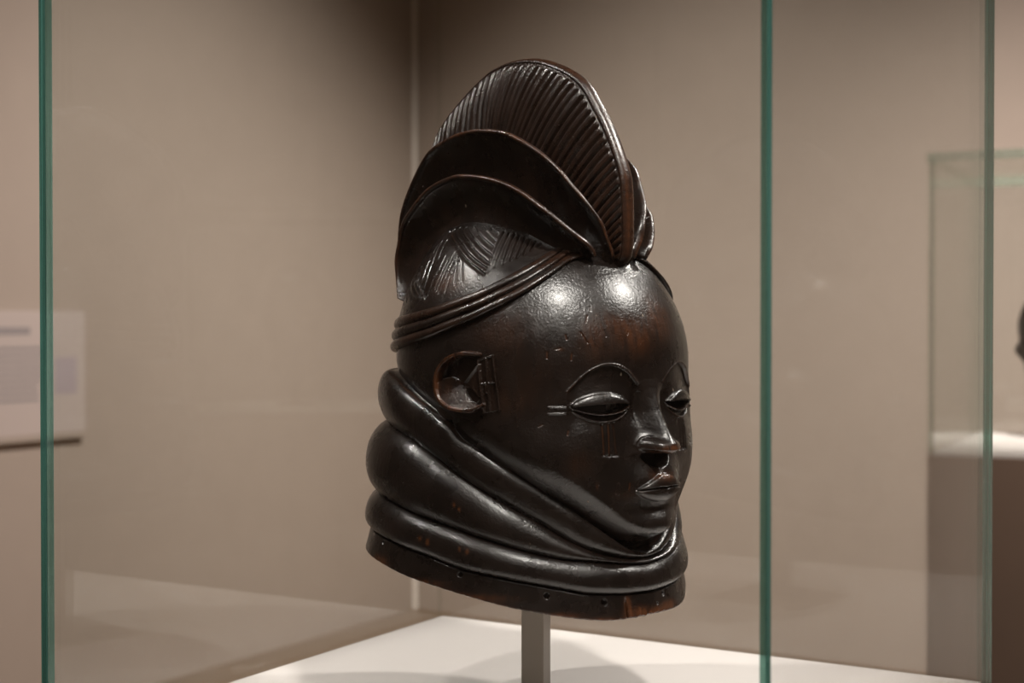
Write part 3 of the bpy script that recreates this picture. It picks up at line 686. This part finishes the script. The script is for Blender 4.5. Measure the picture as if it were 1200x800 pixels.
def carved_object(loc, rz, label, name='carved_head', sc=1.0):
    """dark carved head on a round foot, seen only out of focus"""
    o = empty(name, (*loc, DECK), rz); tag(o, label, 'sculpture')
    pr = [(0.0, .000), (.045, .000), (.047, .008), (.012, .012), (.010, .060), (.030, .066), (.060, .085), (.070, .12), (.066, .15), (.080, .19), (.092, .24), (.088, .29), (.066, .335), (.030, .36), (0.0, .368)]
    s = spline(pr, 6); ph = np.linspace(0, 2 * np.pi, 49)[:-1]
    R = np.maximum(s[:, 0], 0)[:, None] * np.ones(48)[None]; Z = s[:, 1][:, None] * np.ones(48)[None]
    fr = np.exp(-(np.angle(np.exp(1j * ph))[None] / .32) ** 2)
    R = R + fr * (.016 * np.exp(-((Z - .205) / .02) ** 2) + .008 * np.exp(-((Z - .16) / .01) ** 2) - .010 * np.exp(-((Z - .235) / .012) ** 2)) * (R > .03)
    P = np.stack([R * np.cos(ph)[None], R * np.sin(ph)[None], Z], -1) * sc
    link('head', grid_mesh('head', P, np.zeros(R.shape), wrap=True, flip=True), o, [M_WOOD])
    return o
carved_object((1.275, 3.42), 2.6, 'dark carved head inside the case at the far right, cut by the frame edge')

# wall label (seen out of focus) on the left wall
P0w = Vector((-.431, 6.5)); dl = Vector((-.523, -.852)).normalized(); dr_ = Vector((.852, -.523)).normalized()
def wall(name, a, b, h=3.6, t=.12):
    d = (b - a).normalized(); n = Vector((-d.y, d.x))
    c = Vector((0.6, 1.5))
    if (c - a).dot(n) > 0: n = -n
    poly = [a - d * t, b + d * t, b + d * t + n * t, a - d * t + n * t]
    if (poly[1] - poly[0]).cross(poly[2] - poly[1]) < 0: poly = poly[::-1]
    o = link(name, prism_mesh(name, [tuple(p) for p in poly], 0, h), None, [M_WALL]); o['kind'] = 'structure'; return o
P1w = P0w + dr_ * 9; P3w = P0w + dl * 9; P2w = P1w + dl * 9
wall('wall_left', P0w, P3w); wall('wall_right', P0w, P1w); wall('wall_front', P3w, P2w); wall('wall_back', P1w, P2w)
for nm, z0, z1, mt in (('floor', -.1, 0, M_FLOOR), ('ceiling', 3.6, 3.7, M_CEIL)):
    o = link(nm, prism_mesh(nm, [tuple(P0w), tuple(P3w), tuple(P2w), tuple(P1w)], z0, z1), None, [mt]); o['kind'] = 'structure'
# slim corner bead
cb = P0w - Vector((0, .012))
o = link('trim_1', prism_mesh('trim_1', [(cb.x - .012, cb.y), (cb.x + .012, cb.y), (cb.x + .010, cb.y + .02), (cb.x - .010, cb.y + .02)], 0, 3.6), None, [plain('corner_bead', (.80, .74, .68), .5)]); o['kind'] = 'structure'

def wall_label(org, along, nrm, zc, w_, h_, label, group=None, lines=9, body_frac=(.05, .62)):
    """a printed card standing proud of the wall; org = its left end seen from the room"""
    o = empty('wall_label', (org.x, org.y, zc), math.atan2(along.y, along.x)); tag(o, label, 'sign', group)
    box('card', (0, w_, -.022, 0, -h_/2, h_/2), o, M_CARD, .002)
    box('ledge', (-.005, w_ + .005, -.032, 0, -h_/2 - .02, -h_/2), o, M_WALL, .002)
    rs = random.Random(4); y = h_/2 - h_ * .16
    box('printed_heading', (w_ * body_frac[0], w_ * .5, -.0226, -.0219, y - .012, y + .012), o, M_INK)
    for i in range(lines):
        y = h_/2 - h_ * .30 - i * h_ * .052
        box('printed_line', (w_ * body_frac[0], w_ * (body_frac[1] - rs.random() * .06), -.0226, -.0219, y - .0055, y + .0055), o, M_INK)
    box('printed_picture', (w_ * .72, w_ * .92, -.0226, -.0219, -h_ * .18, h_ * .12), o, plain('picture_ink', (.42, .36, .38), .7))
    return o
def hit_left(u):   # where a sight line of slope u meets the left wall
    t = (P0w.x - u * P0w.y) / (u * dl.y - dl.x); return P0w + dl * t
qa, qb = hit_left((-40 - 600) / 1720), hit_left((94 - 600) / 1720)
al_ = (qb - qa).normalized()
wall_label(qa, al_, None, HZ - (437 - 376) / 1720 * (qa.y + qb.y) / 2, (qb - qa).length, 145 / 1720 * (qa.y + qb.y) / 2, 'pale printed wall label, out of focus behind the left edge of the glass')

# a neighbouring case beyond the right edge of the picture; its reflection hangs in the rear left pane
small_case((3.25, 2.45), math.radians(20), .62, .62, 'glass case standing beside the right wall, seen only as a reflection', M_PEDB)
carved_object((3.25, 2.45), 3.6, 'dark carved head in the side case, seen only as a reflection', sc=1.25)
